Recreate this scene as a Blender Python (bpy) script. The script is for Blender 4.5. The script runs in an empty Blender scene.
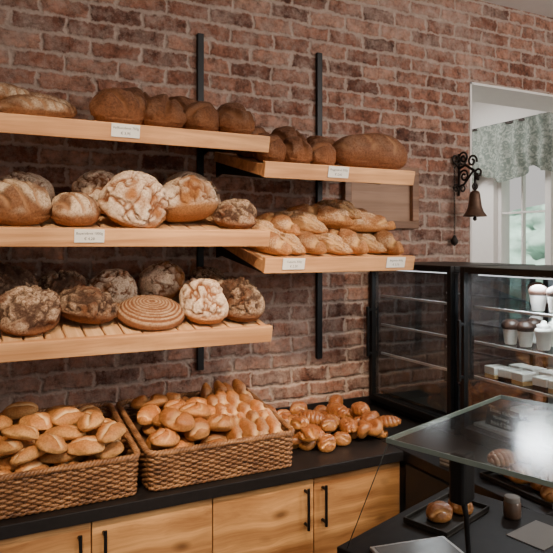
import bpy, bmesh, math, random
import numpy as np
from mathutils import Vector, Matrix, noise, Euler
random.seed(7)
E = 1.71            # eye height
WALL = 2.60         # brick wall plane (y)
sc = bpy.context.scene
COL = sc.collection
R = math.radians

# ------------------------------------------------------------------ helpers
def link(o):
    COL.objects.link(o); return o

def meta(o, label=None, category=None, group=None, kind=None):
    if label: o["label"] = label
    if category: o["category"] = category
    if group: o["group"] = group
    if kind: o["kind"] = kind
    return o

def empty(name, loc, label, category, group=None, rotz=0.0):
    o = bpy.data.objects.new(name, None)
    o.empty_display_size = 0.05
    o.location = loc
    o.rotation_euler = (0, 0, rotz)
    link(o)
    return meta(o, label, category, group)

def obj(name, mesh, mat=None, parent=None, loc=None, rot=None):
    o = bpy.data.objects.new(name, mesh)
    if mat is not None and len(mesh.materials) == 0:
        mesh.materials.append(mat)
    if loc is not None: o.location = loc
    if rot is not None: o.rotation_euler = rot
    link(o)
    if parent is not None: o.parent = parent
    return o

def structure(name, mesh, mat, loc=None):
    o = obj(name, mesh, mat, loc=loc)
    o["kind"] = "structure"
    return o

def boxes(name, lst, bevel=0.0, segs=2):
    """each box: (x0,x1,y0,y1,z0,z1)"""
    bm = bmesh.new()
    for b in lst:
        x0, x1, y0, y1, z0, z1 = b
        r = bmesh.ops.create_cube(bm, size=1.0)
        for v in r['verts']:
            v.co = Vector(((x0+x1)/2 + v.co.x*(x1-x0), (y0+y1)/2 + v.co.y*(y1-y0), (z0+z1)/2 + v.co.z*(z1-z0)))
    if bevel > 0:
        bmesh.ops.bevel(bm, geom=list(bm.edges), offset=bevel, segments=segs, affect='EDGES', profile=0.6)
    me = bpy.data.meshes.new(name)
    bm.to_mesh(me); bm.free()
    return me

def pydata(name, vs, fs, smooth=True):
    me = bpy.data.meshes.new(name)
    me.from_pydata([tuple(v) for v in vs], [], fs)
    me.update()
    if smooth:
        me.polygons.foreach_set("use_smooth", [True]*len(me.polygons))
    return me

def quad(name, a, b, c, d):
    return pydata(name, [a, b, c, d], [(0, 1, 2, 3)], False)

def lathe(name, prof, n=32, smooth=True):
    vs, fs = [], []
    for (r, z) in prof:
        for i in range(n):
            a = 2*math.pi*i/n
            vs.append((r*math.cos(a), r*math.sin(a), z))
    for j in range(len(prof)-1):
        for i in range(n):
            fs.append((j*n+i, j*n+(i+1) % n, (j+1)*n+(i+1) % n, (j+1)*n+i))
    return pydata(name, vs, fs, smooth)

def tube(pts, rad, n=8, closed=False, vs=None, fs=None, sy=1.0):
    if vs is None: vs = []
    if fs is None: fs = []
    base = len(vs)
    P = [Vector(p) for p in pts]
    N = len(P)
    nrm = None
    for k in range(N):
        if closed: t = P[(k+1) % N] - P[(k-1) % N]
        else: t = P[min(k+1, N-1)] - P[max(k-1, 0)]
        if t.length < 1e-9: t = Vector((1, 0, 0))
        t.normalize()
        if nrm is None:
            up = Vector((0, 0, 1)) if abs(t.z) < 0.9 else Vector((1, 0, 0))
            nrm = (up - t*up.dot(t)).normalized()
        else:
            nrm = nrm - t*nrm.dot(t)
            if nrm.length < 1e-6: nrm = t.orthogonal()
            nrm.normalize()
        b = t.cross(nrm)
        r = rad[k] if isinstance(rad, (list, tuple)) else rad
        for i in range(n):
            a = 2*math.pi*i/n
            vs.append(P[k] + nrm*(r*math.cos(a)*sy) + b*(r*math.sin(a)))
    for k in range(N if closed else N-1):
        k2 = (k+1) % N
        for i in range(n):
            fs.append((base+k*n+i, base+k*n+(i+1) % n, base+k2*n+(i+1) % n, base+k2*n+i))
    if not closed:
        fs.append(tuple(base+i for i in range(n))[::-1])
        fs.append(tuple(base+(N-1)*n+i for i in range(n)))
    return vs, fs

# ------------------------------------------------------------------ materials
def newmat(name):
    m = bpy.data.materials.new(name); m.use_nodes = True
    nt = m.node_tree
    bs = nt.nodes["Principled BSDF"]
    return m, nt, bs

def N(nt, t, **kw):
    n = nt.nodes.new(t)
    for k, v in kw.items():
        if k in n.inputs: n.inputs[k].default_value = v
        else: setattr(n, k, v)
    return n

def noi(nt, vec, scale, detail=4, rough=0.5, dist=0.0):
    n = nt.nodes.new("ShaderNodeTexNoise")
    n.inputs["Scale"].default_value = scale; n.inputs["Detail"].default_value = detail
    n.inputs["Roughness"].default_value = rough; n.inputs["Distortion"].default_value = dist
    nt.links.new(vec, n.inputs["Vector"])
    return n

def ramp(nt, stops):
    n = nt.nodes.new("ShaderNodeValToRGB")
    el = n.color_ramp.elements
    while len(el) < len(stops): el.new(0.5)
    for e, (p, c) in zip(el, stops):
        e.position = p
        e.color = c if len(c) == 4 else (*c, 1)
    return n

def mixc(nt, a, b, f, blend='MIX'):
    n = nt.nodes.new("ShaderNodeMix"); n.data_type = 'RGBA'; n.blend_type = blend
    L = nt.links
    for s, v in ((6, a), (7, b), (0, f)):
        if hasattr(v, "is_linked"): L.new(v, n.inputs[s])
        elif isinstance(v, (int, float)): n.inputs[s].default_value = v
        else: n.inputs[s].default_value = (*v, 1) if len(v) == 3 else v
    return n.outputs[2]

def math_(nt, op, a, b=0.0):
    n = nt.nodes.new("ShaderNodeMath"); n.operation = op
    for i, v in enumerate((a, b)):
        if hasattr(v, "is_linked"): nt.links.new(v, n.inputs[i])
        else: n.inputs[i].default_value = v
    return n.outputs[0]

def simple(name, col, rough=0.6, metal=0.0, nz=0.08, scale=20.0, bump=0.0, spec=0.5):
    m, nt, bs = newmat(name)
    tc = N(nt, "ShaderNodeTexCoord")
    no = noi(nt, tc.outputs["Object"], scale, 4)
    d = [max(0, c*(1-nz*2)) for c in col]; l = [min(1, c*(1+nz*2)) for c in col]
    c = mixc(nt, d, l, no.outputs[0])
    nt.links.new(c, bs.inputs["Base Color"])
    bs.inputs["Roughness"].default_value = rough
    bs.inputs["Metallic"].default_value = metal
    bs.inputs["Specular IOR Level"].default_value = spec
    if bump > 0:
        b = N(nt, "ShaderNodeBump"); b.inputs["Strength"].default_value = bump; b.inputs["Distance"].default_value = 0.003
        nt.links.new(no.outputs[0], b.inputs["Height"]); nt.links.new(b.outputs[0], bs.inputs["Normal"])
    return m

def brick_mat():
    m, nt, bs = newmat("old_brick")
    L = nt.links
    tc = N(nt, "ShaderNodeTexCoord")
    O = tc.outputs["Object"]
    sp = N(nt, "ShaderNodeSeparateXYZ"); L.new(O, sp.inputs[0])
    def warp(scale, ax, az):
        n1 = noi(nt, O, scale, 3)
        c_ = N(nt, "ShaderNodeSeparateColor"); L.new(n1.outputs[1], c_.inputs[0])
        return (math_(nt, 'MULTIPLY', math_(nt, 'SUBTRACT', c_.outputs[0], 0.5), ax),
                math_(nt, 'MULTIPLY', math_(nt, 'SUBTRACT', c_.outputs[1], 0.5), az))
    a = warp(5, 0.06, 0.026); b_ = warp(14, 0.036, 0.022); c_ = warp(50, 0.022, 0.020)
    x, z = sp.outputs[0], sp.outputs[2]
    for w_ in (a, b_, c_):
        x = math_(nt, 'ADD', x, w_[0]); z = math_(nt, 'ADD', z, w_[1])
    x = math_(nt, 'ADD', x, sp.outputs[1])
    cb = N(nt, "ShaderNodeCombineXYZ"); L.new(x, cb.inputs[0]); L.new(z, cb.inputs[1])
    br = N(nt, "ShaderNodeTexBrick")
    br.offset = 0.5
    br.inputs["Scale"].default_value = 1.0
    br.inputs["Brick Width"].default_value = 0.205
    br.inputs["Row Height"].default_value = 0.075
    br.inputs["Mortar Size"].default_value = 0.016
    br.inputs["Mortar Smooth"].default_value = 1.0
    br.inputs["Bias"].default_value = 0.0
    br.inputs["Color1"].default_value = (0, 0, 0, 1)
    br.inputs["Color2"].default_value = (1, 1, 1, 1)
    br.inputs["Mortar"].default_value = (0.5, 0.5, 0.5, 1)
    L.new(cb.outputs[0], br.inputs["Vector"])
    rp = ramp(nt, [(0.0, (0.11, 0.048, 0.033)), (0.3, (0.21, 0.088, 0.056)), (0.6, (0.30, 0.135, 0.088)), (1.0, (0.40, 0.215, 0.15))])
    L.new(br.outputs["Color"], rp.inputs[0])
    n2 = noi(nt, O, 24, 8, 0.75)
    r2 = ramp(nt, [(0.36, (0.38, 0.36, 0.35)), (0.64, (1.55, 1.52, 1.5))])
    L.new(n2.outputs[0], r2.inputs[0])
    c = mixc(nt, rp.outputs[0], r2.outputs[0], 1.0, 'MULTIPLY')
    n3 = noi(nt, O, 10, 10, 0.82)
    n4 = noi(nt, O, 1.3, 3, 0.5)
    sm = math_(nt, 'ADD', n3.outputs[0], math_(nt, 'MULTIPLY', math_(nt, 'SUBTRACT', n4.outputs[0], 0.5), 0.35))
    r3 = ramp(nt, [(0.43, (0, 0, 0)), (0.64, (0.82, 0.82, 0.82))])
    L.new(sm, r3.inputs[0])
    c = mixc(nt, c, (0.52, 0.375, 0.31), r3.outputs[0])
    mm = mixc(nt, (0.30, 0.21, 0.165), (0.74, 0.59, 0.50), n2.outputs[0])
    mf = math_(nt, 'ADD', br.outputs["Fac"], math_(nt, 'MULTIPLY', math_(nt, 'SUBTRACT', n3.outputs[0], 0.5), 3.2))
    rm = ramp(nt, [(0.25, (0, 0, 0)), (0.75, (0.88, 0.88, 0.88))])
    L.new(mf, rm.inputs[0])
    c = mixc(nt, c, mm, rm.outputs[0])
    L.new(c, bs.inputs["Base Color"])
    bs.inputs["Roughness"].default_value = 0.9
    bs.inputs["Specular IOR Level"].default_value = 0.3
    h = math_(nt, 'SUBTRACT', 1.0, math_(nt, 'MULTIPLY', br.outputs["Fac"], 0.8))
    h = math_(nt, 'ADD', h, math_(nt, 'MULTIPLY', n2.outputs[0], 0.9))
    h = math_(nt, 'ADD', h, math_(nt, 'MULTIPLY', n3.outputs[0], 1.1))
    b = N(nt, "ShaderNodeBump"); b.inputs["Strength"].default_value = 0.95; b.inputs["Distance"].default_value = 0.014
    L.new(h, b.inputs["Height"]); L.new(b.outputs[0], bs.inputs["Normal"])
    return m

def wood(name, c1, c2, axis='X', rough=0.5, freq=1.0, knots=False):
    m, nt, bs = newmat(name)
    L = nt.links
    tc = N(nt, "ShaderNodeTexCoord")
    mp = N(nt, "ShaderNodeMapping")
    s = {'X': (1.2, 22, 22), 'Y': (22, 1.2, 22), 'Z': (22, 22, 1.2)}[axis]
    mp.inputs["Scale"].default_value = [v*freq for v in s]
    oi = N(nt, "ShaderNodeObjectInfo")
    av = N(nt, "ShaderNodeVectorMath"); av.operation = 'ADD'
    L.new(tc.outputs["Object"], av.inputs[0]); L.new(oi.outputs["Random"], av.inputs[1])
    src = av.outputs[0]
    if knots:
        kn = noi(nt, src, 3.5, 2)
        kv = N(nt, "ShaderNodeVectorMath"); kv.operation = 'SCALE'; kv.inputs[3].default_value = 0.055
        L.new(kn.outputs[1], kv.inputs[0])
        av2 = N(nt, "ShaderNodeVectorMath"); av2.operation = 'ADD'
        L.new(src, av2.inputs[0]); L.new(kv.outputs[0], av2.inputs[1]); src = av2.outputs[0]
    L.new(src, mp.inputs[0])
    n0 = noi(nt, mp.outputs[0], 1.0, 8, 0.65, 0.8)
    r = ramp(nt, [(0.34, c1), (0.5, [(a+b)/2 for a, b in zip(c1, c2)]), (0.62, c2)])
    L.new(n0.outputs[0], r.inputs[0])
    n2 = noi(nt, tc.outputs["Object"], 3, 2)
    r2 = ramp(nt, [(0.3, (0.8, 0.78, 0.75)), (0.7, (1.12, 1.12, 1.1))])
    L.new(n2.outputs[0], r2.inputs[0])
    c = mixc(nt, r.outputs[0], r2.outputs[0], 1.0, 'MULTIPLY')
    if knots:
        vo = N(nt, "ShaderNodeTexVoronoi"); vo.inputs["Scale"].default_value = 6.0
        mk = N(nt, "ShaderNodeMapping"); mk.inputs["Scale"].default_value = (0.8, 0.5, 1.5)
        L.new(src, mk.inputs[0]); L.new(mk.outputs[0], vo.inputs["Vector"])
        rk = ramp(nt, [(0.05, (1, 1, 1)), (0.20, (0, 0, 0))]); L.new(vo.outputs["Distance"], rk.inputs[0])
        c = mixc(nt, c, (0.12, 0.05, 0.02), math_(nt, 'MULTIPLY', rk.outputs[0], 0.8))
    L.new(c, bs.inputs["Base Color"])
    bs.inputs["Roughness"].default_value = rough
    b = N(nt, "ShaderNodeBump"); b.inputs["Strength"].default_value = 0.25; b.inputs["Distance"].default_value = 0.002
    L.new(n0.outputs[0], b.inputs["Height"]); L.new(b.outputs[0], bs.inputs["Normal"])
    return m

def bread_mat(name, side, top, crack, flour=(0.78, 0.66, 0.52), rough=0.8, coat=0.0, bump=1.0, rnd=0.4, dust=0.0, spec=0.2, dist=0.007, fbase=0.15, fk=5.0, foff=0.70):
    m, nt, bs = newmat(name)
    L = nt.links
    tc = N(nt, "ShaderNodeTexCoord")
    at = N(nt, "ShaderNodeAttribute"); at.attribute_name = "pat"
    sp = N(nt, "ShaderNodeSeparateColor"); L.new(at.outputs["Color"], sp.inputs[0])
    oi = N(nt, "ShaderNodeObjectInfo")
    ofs = N(nt, "ShaderNodeVectorMath"); ofs.operation = 'ADD'
    L.new(tc.outputs["Object"], ofs.inputs[0])
    L.new(oi.outputs["Random"], ofs.inputs[1])
    n0 = noi(nt, ofs.outputs[0], 22, 7, 0.72)
    n1 = noi(nt, ofs.outputs[0], 140, 8, 0.8)
    f = math_(nt, 'ADD', sp.outputs[2], math_(nt, 'MULTIPLY', math_(nt, 'SUBTRACT', n0.outputs[0], 0.5), 2.2))
    cl = nt.nodes.new("ShaderNodeClamp"); L.new(f, cl.inputs[0])
    c = mixc(nt, side, top, cl.outputs[0])
    spk = ramp(nt, [(0.35, (0.5, 0.45, 0.40)), (0.65, (1.35, 1.35, 1.35))]); L.new(n1.outputs[0], spk.inputs[0])
    c = mixc(nt, c, spk.outputs[0], 0.8, 'MULTIPLY')
    c = mixc(nt, c, crack, sp.outputs[0])
    q = math_(nt, 'ADD', n1.outputs[0], math_(nt, 'MULTIPLY', n0.outputs[0], 0.45))
    q = math_(nt, 'ADD', math_(nt, 'MULTIPLY', math_(nt, 'SUBTRACT', q, 0.72), fk), foff)
    clq = nt.nodes.new("ShaderNodeClamp"); L.new(q, clq.inputs[0])
    am = math_(nt, 'ADD', sp.outputs[1], math_(nt, 'MULTIPLY', sp.outputs[2], dust))
    ff = math_(nt, 'MULTIPLY', am, math_(nt, 'ADD', fbase, math_(nt, 'MULTIPLY', clq.outputs[0], 0.95-fbase)))
    cl2 = nt.nodes.new("ShaderNodeClamp"); L.new(ff, cl2.inputs[0])
    c = mixc(nt, c, flour, cl2.outputs[0])
    v = math_(nt, 'ADD', 1.0-rnd/2, math_(nt, 'MULTIPLY', oi.outputs["Random"], rnd))
    hs = N(nt, "ShaderNodeHueSaturation"); L.new(v, hs.inputs["Value"]); L.new(c, hs.inputs["Color"])
    L.new(hs.outputs[0], bs.inputs["Base Color"])
    bs.inputs["Roughness"].default_value = rough
    bs.inputs["Specular IOR Level"].default_value = spec
    bs.inputs["Coat Weight"].default_value = coat
    bs.inputs["Coat Roughness"].default_value = 0.25
    b = N(nt, "ShaderNodeBump"); b.inputs["Strength"].default_value = bump; b.inputs["Distance"].default_value = dist
    hh = math_(nt, 'ADD', math_(nt, 'MULTIPLY', n1.outputs[0], 0.6), n0.outputs[0])
    L.new(hh, b.inputs["Height"]); L.new(b.outputs[0], bs.inputs["Normal"])
    return m

def glass_mat(name, tint=(0.95, 0.97, 0.96), refl=1.0, rough=0.02, lo=0.0):
    m, nt, bs = newmat(name)
    L = nt.links
    nt.nodes.remove(bs)
    out = [n for n in nt.nodes if n.type == 'OUTPUT_MATERIAL'][0]
    tr = N(nt, "ShaderNodeBsdfTransparent"); tr.inputs[0].default_value = (*tint, 1)
    gl = N(nt, "ShaderNodeBsdfGlossy"); gl.inputs["Roughness"].default_value = rough
    fr = N(nt, "ShaderNodeLayerWeight"); fr.inputs[0].default_value = 0.35
    f = math_(nt, 'ADD', math_(nt, 'MULTIPLY', fr.outputs[0], refl*0.5), lo)
    mx = N(nt, "ShaderNodeMixShader")
    L.new(f, mx.inputs[0]); L.new(tr.outputs[0], mx.inputs[1]); L.new(gl.outputs[0], mx.inputs[2])
    L.new(mx.outputs[0], out.inputs[0])
    return m

def emit(name, col, s):
    m, nt, bs = newmat(name)
    bs.inputs["Emission Color"].default_value = (*col, 1)
    bs.inputs["Emission Strength"].default_value = s
    bs.inputs["Base Color"].default_value = (*col, 1)
    return m

def fabric_mat():
    m, nt, bs = newmat("valance_fabric")
    tc = N(nt, "ShaderNodeTexCoord")
    n0 = noi(nt, tc.outputs["Object"], 26, 3, 0.5, 1.5)
    r = ramp(nt, [(0.42, (0.15, 0.18, 0.155)), (0.5, (0.205, 0.235, 0.205)), (0.58, (0.31, 0.335, 0.295))])
    nt.links.new(n0.outputs[0], r.inputs[0]); nt.links.new(r.outputs[0], bs.inputs["Base Color"])
    bs.inputs["Roughness"].default_value = 0.9
    return m

M_brick = brick_mat()
M_white = simple("white_plaster", (0.80, 0.77, 0.74), 0.8, nz=0.02)
M_room = simple("room_plaster", (0.34, 0.27, 0.22), 0.85, nz=0.03)
M_floor = simple("floor_tile", (0.12, 0.085, 0.065), 0.45, nz=0.15, scale=6)
M_shelf = wood("shelf_oak", (0.46, 0.215, 0.09), (0.78, 0.43, 0.205), 'X', 0.5)
M_slat = wood("slat_oak", (0.56, 0.31, 0.145), (0.84, 0.54, 0.30), 'Y', 0.55)
M_cab = wood("cabinet_oak", (0.28, 0.115, 0.038), (0.78, 0.42, 0.165), 'X', 0.45, 0.6, True)
M_frame = wood("frame_oak", (0.16, 0.078, 0.04), (0.30, 0.155, 0.085), 'X', 0.5)
M_panel = wood("panel_wood", (0.27, 0.155, 0.095), (0.40, 0.24, 0.155), 'X', 0.6)
M_black = simple("black_steel", (0.010, 0.010, 0.011), 0.45, 0.4)
M_top = simple("black_worktop", (0.012, 0.010, 0.010), 0.42, nz=0.3, scale=60, spec=0.35)
M_deck = simple("dark_deck", (0.016, 0.013, 0.012), 0.55, nz=0.2, scale=30, spec=0.2)
M_dark = simple("dark_interior", (0.02, 0.017, 0.016), 0.6)
M_iron = simple("wrought_iron", (0.03, 0.022, 0.018), 0.55, 0.5, bump=0.4, scale=60)
M_brass = simple("aged_brass", (0.12, 0.07, 0.048), 0.5, 0.7, nz=0.25, scale=30, bump=0.3)
M_glass = glass_mat("clear_glass", refl=0.30, lo=0.01)
M_dim = glass_mat("dimming_glass", (0.50, 0.52, 0.55), refl=0.4, lo=0.02)  # tint puts the dimness of the fridge interior into the panes
M_gshelf = glass_mat("shelf_glass", (0.80, 0.86, 0.85), 0.8, 0.08, 0.06)
M_gtop = glass_mat("counter_glass", (0.82, 0.87, 0.845), 0.7, 0.18, 0.12)
M_glassg = glass_mat("green_glass", (0.95, 0.96, 0.955), 0.15, 0.04, 0.01)
M_gedge = simple("glass_edge", (0.24, 0.31, 0.28), 0.45, nz=0.05)
M_gedge2 = simple("pane_edge", (0.06, 0.07, 0.065), 0.6, nz=0.05)
M_card = simple("white_card", (0.84, 0.82, 0.78), 0.6, nz=0.02)
M_ink = simple("black_ink", (0.03, 0.03, 0.03), 0.6)
M_chalk = simple("white_chalk", (0.8, 0.8, 0.78), 0.8)
M_slate = simple("slate_card", (0.02, 0.02, 0.022), 0.6)
M_cream = simple("whipped_cream", (0.85, 0.81, 0.76), 0.5, nz=0.05, bump=0.3)
M_choc = simple("chocolate", (0.035, 0.016, 0.010), 0.45, nz=0.2)
M_berry = simple("berry_jelly", (0.10, 0.06, 0.04), 0.3, nz=0.2)
M_steel = simple("brushed_steel", (0.5, 0.5, 0.5), 0.4, 0.5)
M_back = simple("brightening_panel", (0.34, 0.38, 0.40), 0.5, nz=0.05)  # pale colour puts a bright, cool interior glow into the near fridge's back
M_tray = simple("dark_tray", (0.04, 0.035, 0.03), 0.45, 0.5)
M_paper = simple("grey_paper", (0.16, 0.145, 0.13), 0.7, nz=0.03)
M_screen = simple("tablet_screen", (0.16, 0.16, 0.16), 0.25, nz=0.1)
M_curt = fabric_mat()
M_hedge = simple("hedge_leaves", (0.34, 0.56, 0.42), 0.9, nz=0.5, scale=3)
M_led = emit("led_strip", (0.92, 0.96, 1.0), 1.5)

def wicker_mat():
    m, nt, bs = newmat("wicker")
    L = nt.links
    tc = N(nt, "ShaderNodeTexCoord")
    mp = N(nt, "ShaderNodeMapping"); mp.inputs["Scale"].default_value = (14, 14, 90)
    L.new(tc.outputs["Object"], mp.inputs[0])
    n0 = noi(nt, mp.outputs[0], 1, 4)
    r = ramp(nt, [(0.3, (0.085, 0.036, 0.015)), (0.5, (0.20, 0.088, 0.034)), (0.7, (0.36, 0.18, 0.075))])
    L.new(n0.outputs[0], r.inputs[0])
    L.new(r.outputs[0], bs.inputs["Base Color"])
    bs.inputs["Roughness"].default_value = 0.5
    return m
M_wick = wicker_mat()
M_wickd = simple("wicker_lining", (0.10, 0.05, 0.022), 0.7, nz=0.2)

B_rustic = bread_mat("crust_floured", (0.40, 0.185, 0.07), (0.32, 0.135, 0.05), (0.20, 0.07, 0.025), (0.86, 0.72, 0.56), 0.9, fbase=0.22, fk=4.0, foff=0.62)
B_dark = bread_mat("crust_dark", (0.20, 0.080, 0.033), (0.115, 0.044, 0.021), (0.05, 0.02, 0.011), (0.56, 0.42, 0.30), 0.85, dust=0.10, foff=0.42)
B_warm = bread_mat("crust_warm_brown", (0.25, 0.10, 0.042), (0.135, 0.050, 0.023), (0.24, 0.10, 0.045), (0.56, 0.42, 0.30), 0.75, dust=0.08, foff=0.42)
B_brown = bread_mat("crust_brown", (0.28, 0.115, 0.042), (0.15, 0.055, 0.022), (0.36, 0.18, 0.085), (0.74, 0.58, 0.41), 0.8, dust=0.15)
B_log = bread_mat("crust_smooth_brown", (0.25, 0.10, 0.043), (0.15, 0.055, 0.025), (0.32, 0.16, 0.08), (0.6, 0.45, 0.32), 0.65, 0.03, dust=0.08)
B_ring = bread_mat("crust_ringed", (0.30, 0.135, 0.06), (0.24, 0.095, 0.04), (0.16, 0.058, 0.024), (0.70, 0.51, 0.34), 0.85)
B_gold = bread_mat("crust_golden", (0.48, 0.22, 0.075), (0.30, 0.112, 0.035), (0.60, 0.35, 0.15), (0.74, 0.57, 0.38), 0.7, 0.03, dust=0.18, foff=0.4)
B_bun = bread_mat("bun_crust", (0.60, 0.33, 0.12), (0.43, 0.185, 0.058), (0.72, 0.48, 0.25), (0.8, 0.68, 0.5), 0.55, 0.04, 0.6, 0.6, spec=0.3, dist=0.004)
B_roll = bread_mat("roll_crust", (0.54, 0.26, 0.085), (0.36, 0.13, 0.035), (0.66, 0.40, 0.18), (0.8, 0.68, 0.5), 0.5, 0.12, 0.6, 0.6, spec=0.35, dist=0.004)
B_glaze = bread_mat("glazed_pastry", (0.56, 0.25, 0.07), (0.30, 0.10, 0.028), (0.64, 0.35, 0.13), (0.8, 0.7, 0.5), 0.35, 0.55, 0.35, spec=0.45, dist=0.003)

# ------------------------------------------------------------------ bread meshes
def sp_(v, e): return math.copysign(abs(v)**e, v)
def sstep(a, b, x):
    t = max(0, min(1, (x-a)/(b-a))); return t*t*(3-2*t)

def set_pat(me, cols):
    a = me.color_attributes.new("pat", 'FLOAT_COLOR', 'POINT')
    a.data.foreach_set("color", np.array(cols, dtype=np.float32).ravel())

def loaf(name, Lx, W, H, pat=None, nu=72, nv=44, ex=0.92, seed=0, lump=0.05, mat=None, point=0.0):
    vs, cols = [], []
    so = Vector((seed*3.1, seed*1.7, seed*2.3))
    S = (Lx*W*H)**(1/3)
    for j in range(nv+1):
        ph = -math.pi/2 + math.pi*j/nv
        s, c = math.sin(ph), max(0.0, math.cos(ph))
        cr = c**0.88 if s > 0 else c**0.6
        zz = H*(0.36+0.64*s) if s > 0 else H*0.36*(1-(-s)**1.0)
        for i in range(nu):
            th = 2*math.pi*i/nu
            x = 0.5*Lx*cr*sp_(math.cos(th), ex)
            y = 0.5*W*cr*sp_(math.sin(th), ex)
            z = zz
            if point:
                k = 1-point*(abs(2*x/Lx)**2.2)
                y *= k; z = H*0.3+(zz-H*0.3)*k
            p = Vector((x, y, z))
            d = Vector((x/(Lx*Lx), y/(W*W), (zz-0.3*H)/(H*H*2)))
            if d.length < 1e-9: d = Vector((0, 0, -1))
            d.normalize()
            disp = lump*S*noise.noise(p*(1.6/S)+so) + 0.4*lump*S*noise.noise(p*(5/S)+so) + 0.15*lump*S*noise.noise(p*(14/S)+so)
            top = sstep(0.15, 0.9, zz/H)
            r = g = 0.0
            if pat:
                dd, r, g = pat(p, top, so)
                disp += dd
            if s < -0.3: disp *= 0.2
            vs.append(p + d*disp)
            cols.append((r, g, top, 1))
    fs = []
    for j in range(nv):
        for i in range(nu):
            fs.append((j*nu+i, j*nu+(i+1) % nu, (j+1)*nu+(i+1) % nu, (j+1)*nu+i))
    me = pydata(name, vs, fs)
    set_pat(me, cols)
    me.materials.append(mat)
    return me

def cracks(k, wid=0.22, depth=0.006, fl=1.0, cover=0.0, aniso=(1, 1, 1), w1=0.8, var=1.5, mn=0.3):
    def f(p, top, so):
        q = Vector((p.x*aniso[0], p.y*aniso[1], p.z*aniso[2]))
        w = noise.noise_vector(q*k*0.9+so)*w1 + noise.noise_vector(q*k*3.5+so)*0.30
        d, _ = noise.voronoi(q*k + so + w)
        e = d[1]-d[0]
        ww = wid*max(mn, 1.0+var*noise.noise(q*k*0.8+so*1.3))
        r = (1-sstep(0.01, ww+0.005, e))*sstep(0.02, 0.25, top)
        m = sstep(-0.3+cover, 0.2+cover, noise.noise(q*k*0.6+so*2)+0.4*noise.noise(q*k*2.5+so))
        g = (1-r)**0.7*m*fl*sstep(0.0, 0.25, top)
        return -depth*r, r, g
    return f

def slashes(freq, slant=0.5, depth=0.006, fl=0.0, wid=0.35):
    def f(p, top, so):
        w = noise.noise(p*20+so)*0.4
        s = math.sin(freq*(p.x + slant*p.y) + w*2)
        r = sstep(1-wid, 1.0, s)*sstep(0.3, 0.7, top)
        m = sstep(-0.2, 0.35, noise.noise(p*16+so))
        return -depth*r+0.3*depth*(1-r)*top, r, fl*m*(1-r)*sstep(0.1, 0.6, top)
    return f

def rings(freq):
    def f(p, top, so):
        rr = math.hypot(p.x, p.y)
        s = 0.5+0.5*math.sin(freq*rr)
        g = sstep(0.35, 0.8, s)*sstep(0.2, 0.6, top)*0.7
        return 0.002*s, (1-s)*0.5, g
    return f

def slit(depth=0.008, w=0.012, cross=False, fl=0.0):
    def f(p, top, so):
        a = p.x if cross else p.y
        a += 0.005*noise.noise(p*25+so)
        r = math.exp(-(a/w)**2)*sstep(0.3, 0.8, top)
        return -depth*r, sstep(0.2, 0.9, r), fl*top
    return f

def star(depth=0.008, n=5):
    def f(p, top, so):
        a = math.atan2(p.y, p.x)+6*math.hypot(p.x, p.y)*4
        r = (0.5+0.5*math.cos(n*a))**4*sstep(0.3, 0.8, top)
        return -depth*r, r*0.8, 0
    return f

BM = {}
for i in range(3):
    BM["boule%d" % i] = loaf("boule", 0.225, 0.21, 0.155, cracks(11+i*2, 0.20, 0.010, 1.0, -0.25, w1=1.1, var=2.0, mn=0.1), 150, 90, 1.0, i+1, 0.08, B_rustic)
for i in range(3):
    BM["dark%d" % i] = loaf("dark_boule", 0.215, 0.20, 0.13, cracks(14+i*3, 0.38, 0.011, 1.0, -0.02, w1=1.1, var=1.8), 150, 90, 1.0, i+11, 0.08, B_dark)
BM["scored"] = loaf("scored", 0.215, 0.175, 0.13, slashes(130, 0.35, 0.010, 1.0, 0.6), 120, 66, 0.95, 21, 0.09, B_brown)
BM["small"] = loaf("small_loaf", 0.155, 0.145, 0.11, slashes(150, -0.6, 0.008, 1.0, 0.6), 96, 50, 0.95, 22, 0.09, B_brown)
BM["ring"] = loaf("ring_loaf", 0.24, 0.23, 0.070, rings(520), 120, 64, 1.0, 23, 0.02, B_ring)
BM["floured_oval"] = loaf("floured_oval", 0.26, 0.17, 0.15, cracks(13, 0.22, 0.011, 1.0, -0.2, (0.7, 1.2, 1), w1=1.1, var=2.0, mn=0.1), 140, 84, 0.82, 24, 0.08, B_rustic)
BM["brown_oval"] = loaf("brown_oval", 0.26, 0.165, 0.15, cracks(16, 0.38, 0.012, 1.0, -0.1, w1=1.1), 140, 84, 0.82, 25, 0.08, B_dark)
BM["darkoval"] = loaf("dark_oval", 0.18, 0.145, 0.115, slashes(90, 0.5, 0.011, 0.15, 0.5), 96, 54, 0.95, 26, 0.10, B_warm)
BM["darkoval2"] = loaf("dark_oval", 0.16, 0.15, 0.12, slashes(75, -0.4, 0.013, 0.15, 0.5), 96, 54, 0.95, 27, 0.12, B_warm)
BM["baton"] = loaf("baton", 0.30, 0.10, 0.085, slashes(130, 1.2, 0.008, 1.0, 0.9), 140, 66, 0.9, 28, 0.08, B_brown, 0.45)
BM["log"] = loaf("log", 0.30, 0.135, 0.135, slashes(70, 0.9, 0.003, 0.1, 0.25), 110, 54, 0.66, 29, 0.06, B_log)
BM["long0"] = loaf("long_loaf", 0.32, 0.105, 0.09, slashes(48, 0.5, 0.008, 0.6, 0.45), 120, 60, 0.88, 30, 0.08, B_gold, 0.2)
BM["long1"] = loaf("long_loaf", 0.30, 0.102, 0.088, cracks(24, 0.28, 0.007, 0.7, 0.0, (0.5, 1.2, 1)), 120, 60, 0.88, 31, 0.09, B_gold, 0.2)
BM["baguette"] = loaf("baguette", 0.38, 0.105, 0.09, slashes(50, -1.0, 0.010, 0.9, 0.55), 150, 70, 0.88, 41, 0.09, B_gold, 0.3)
BM["bun0"] = loaf("bun", 0.142, 0.086, 0.054, slit(0.009, 0.009), 48, 26, 0.95, 32, 0.06, B_bun)
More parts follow.
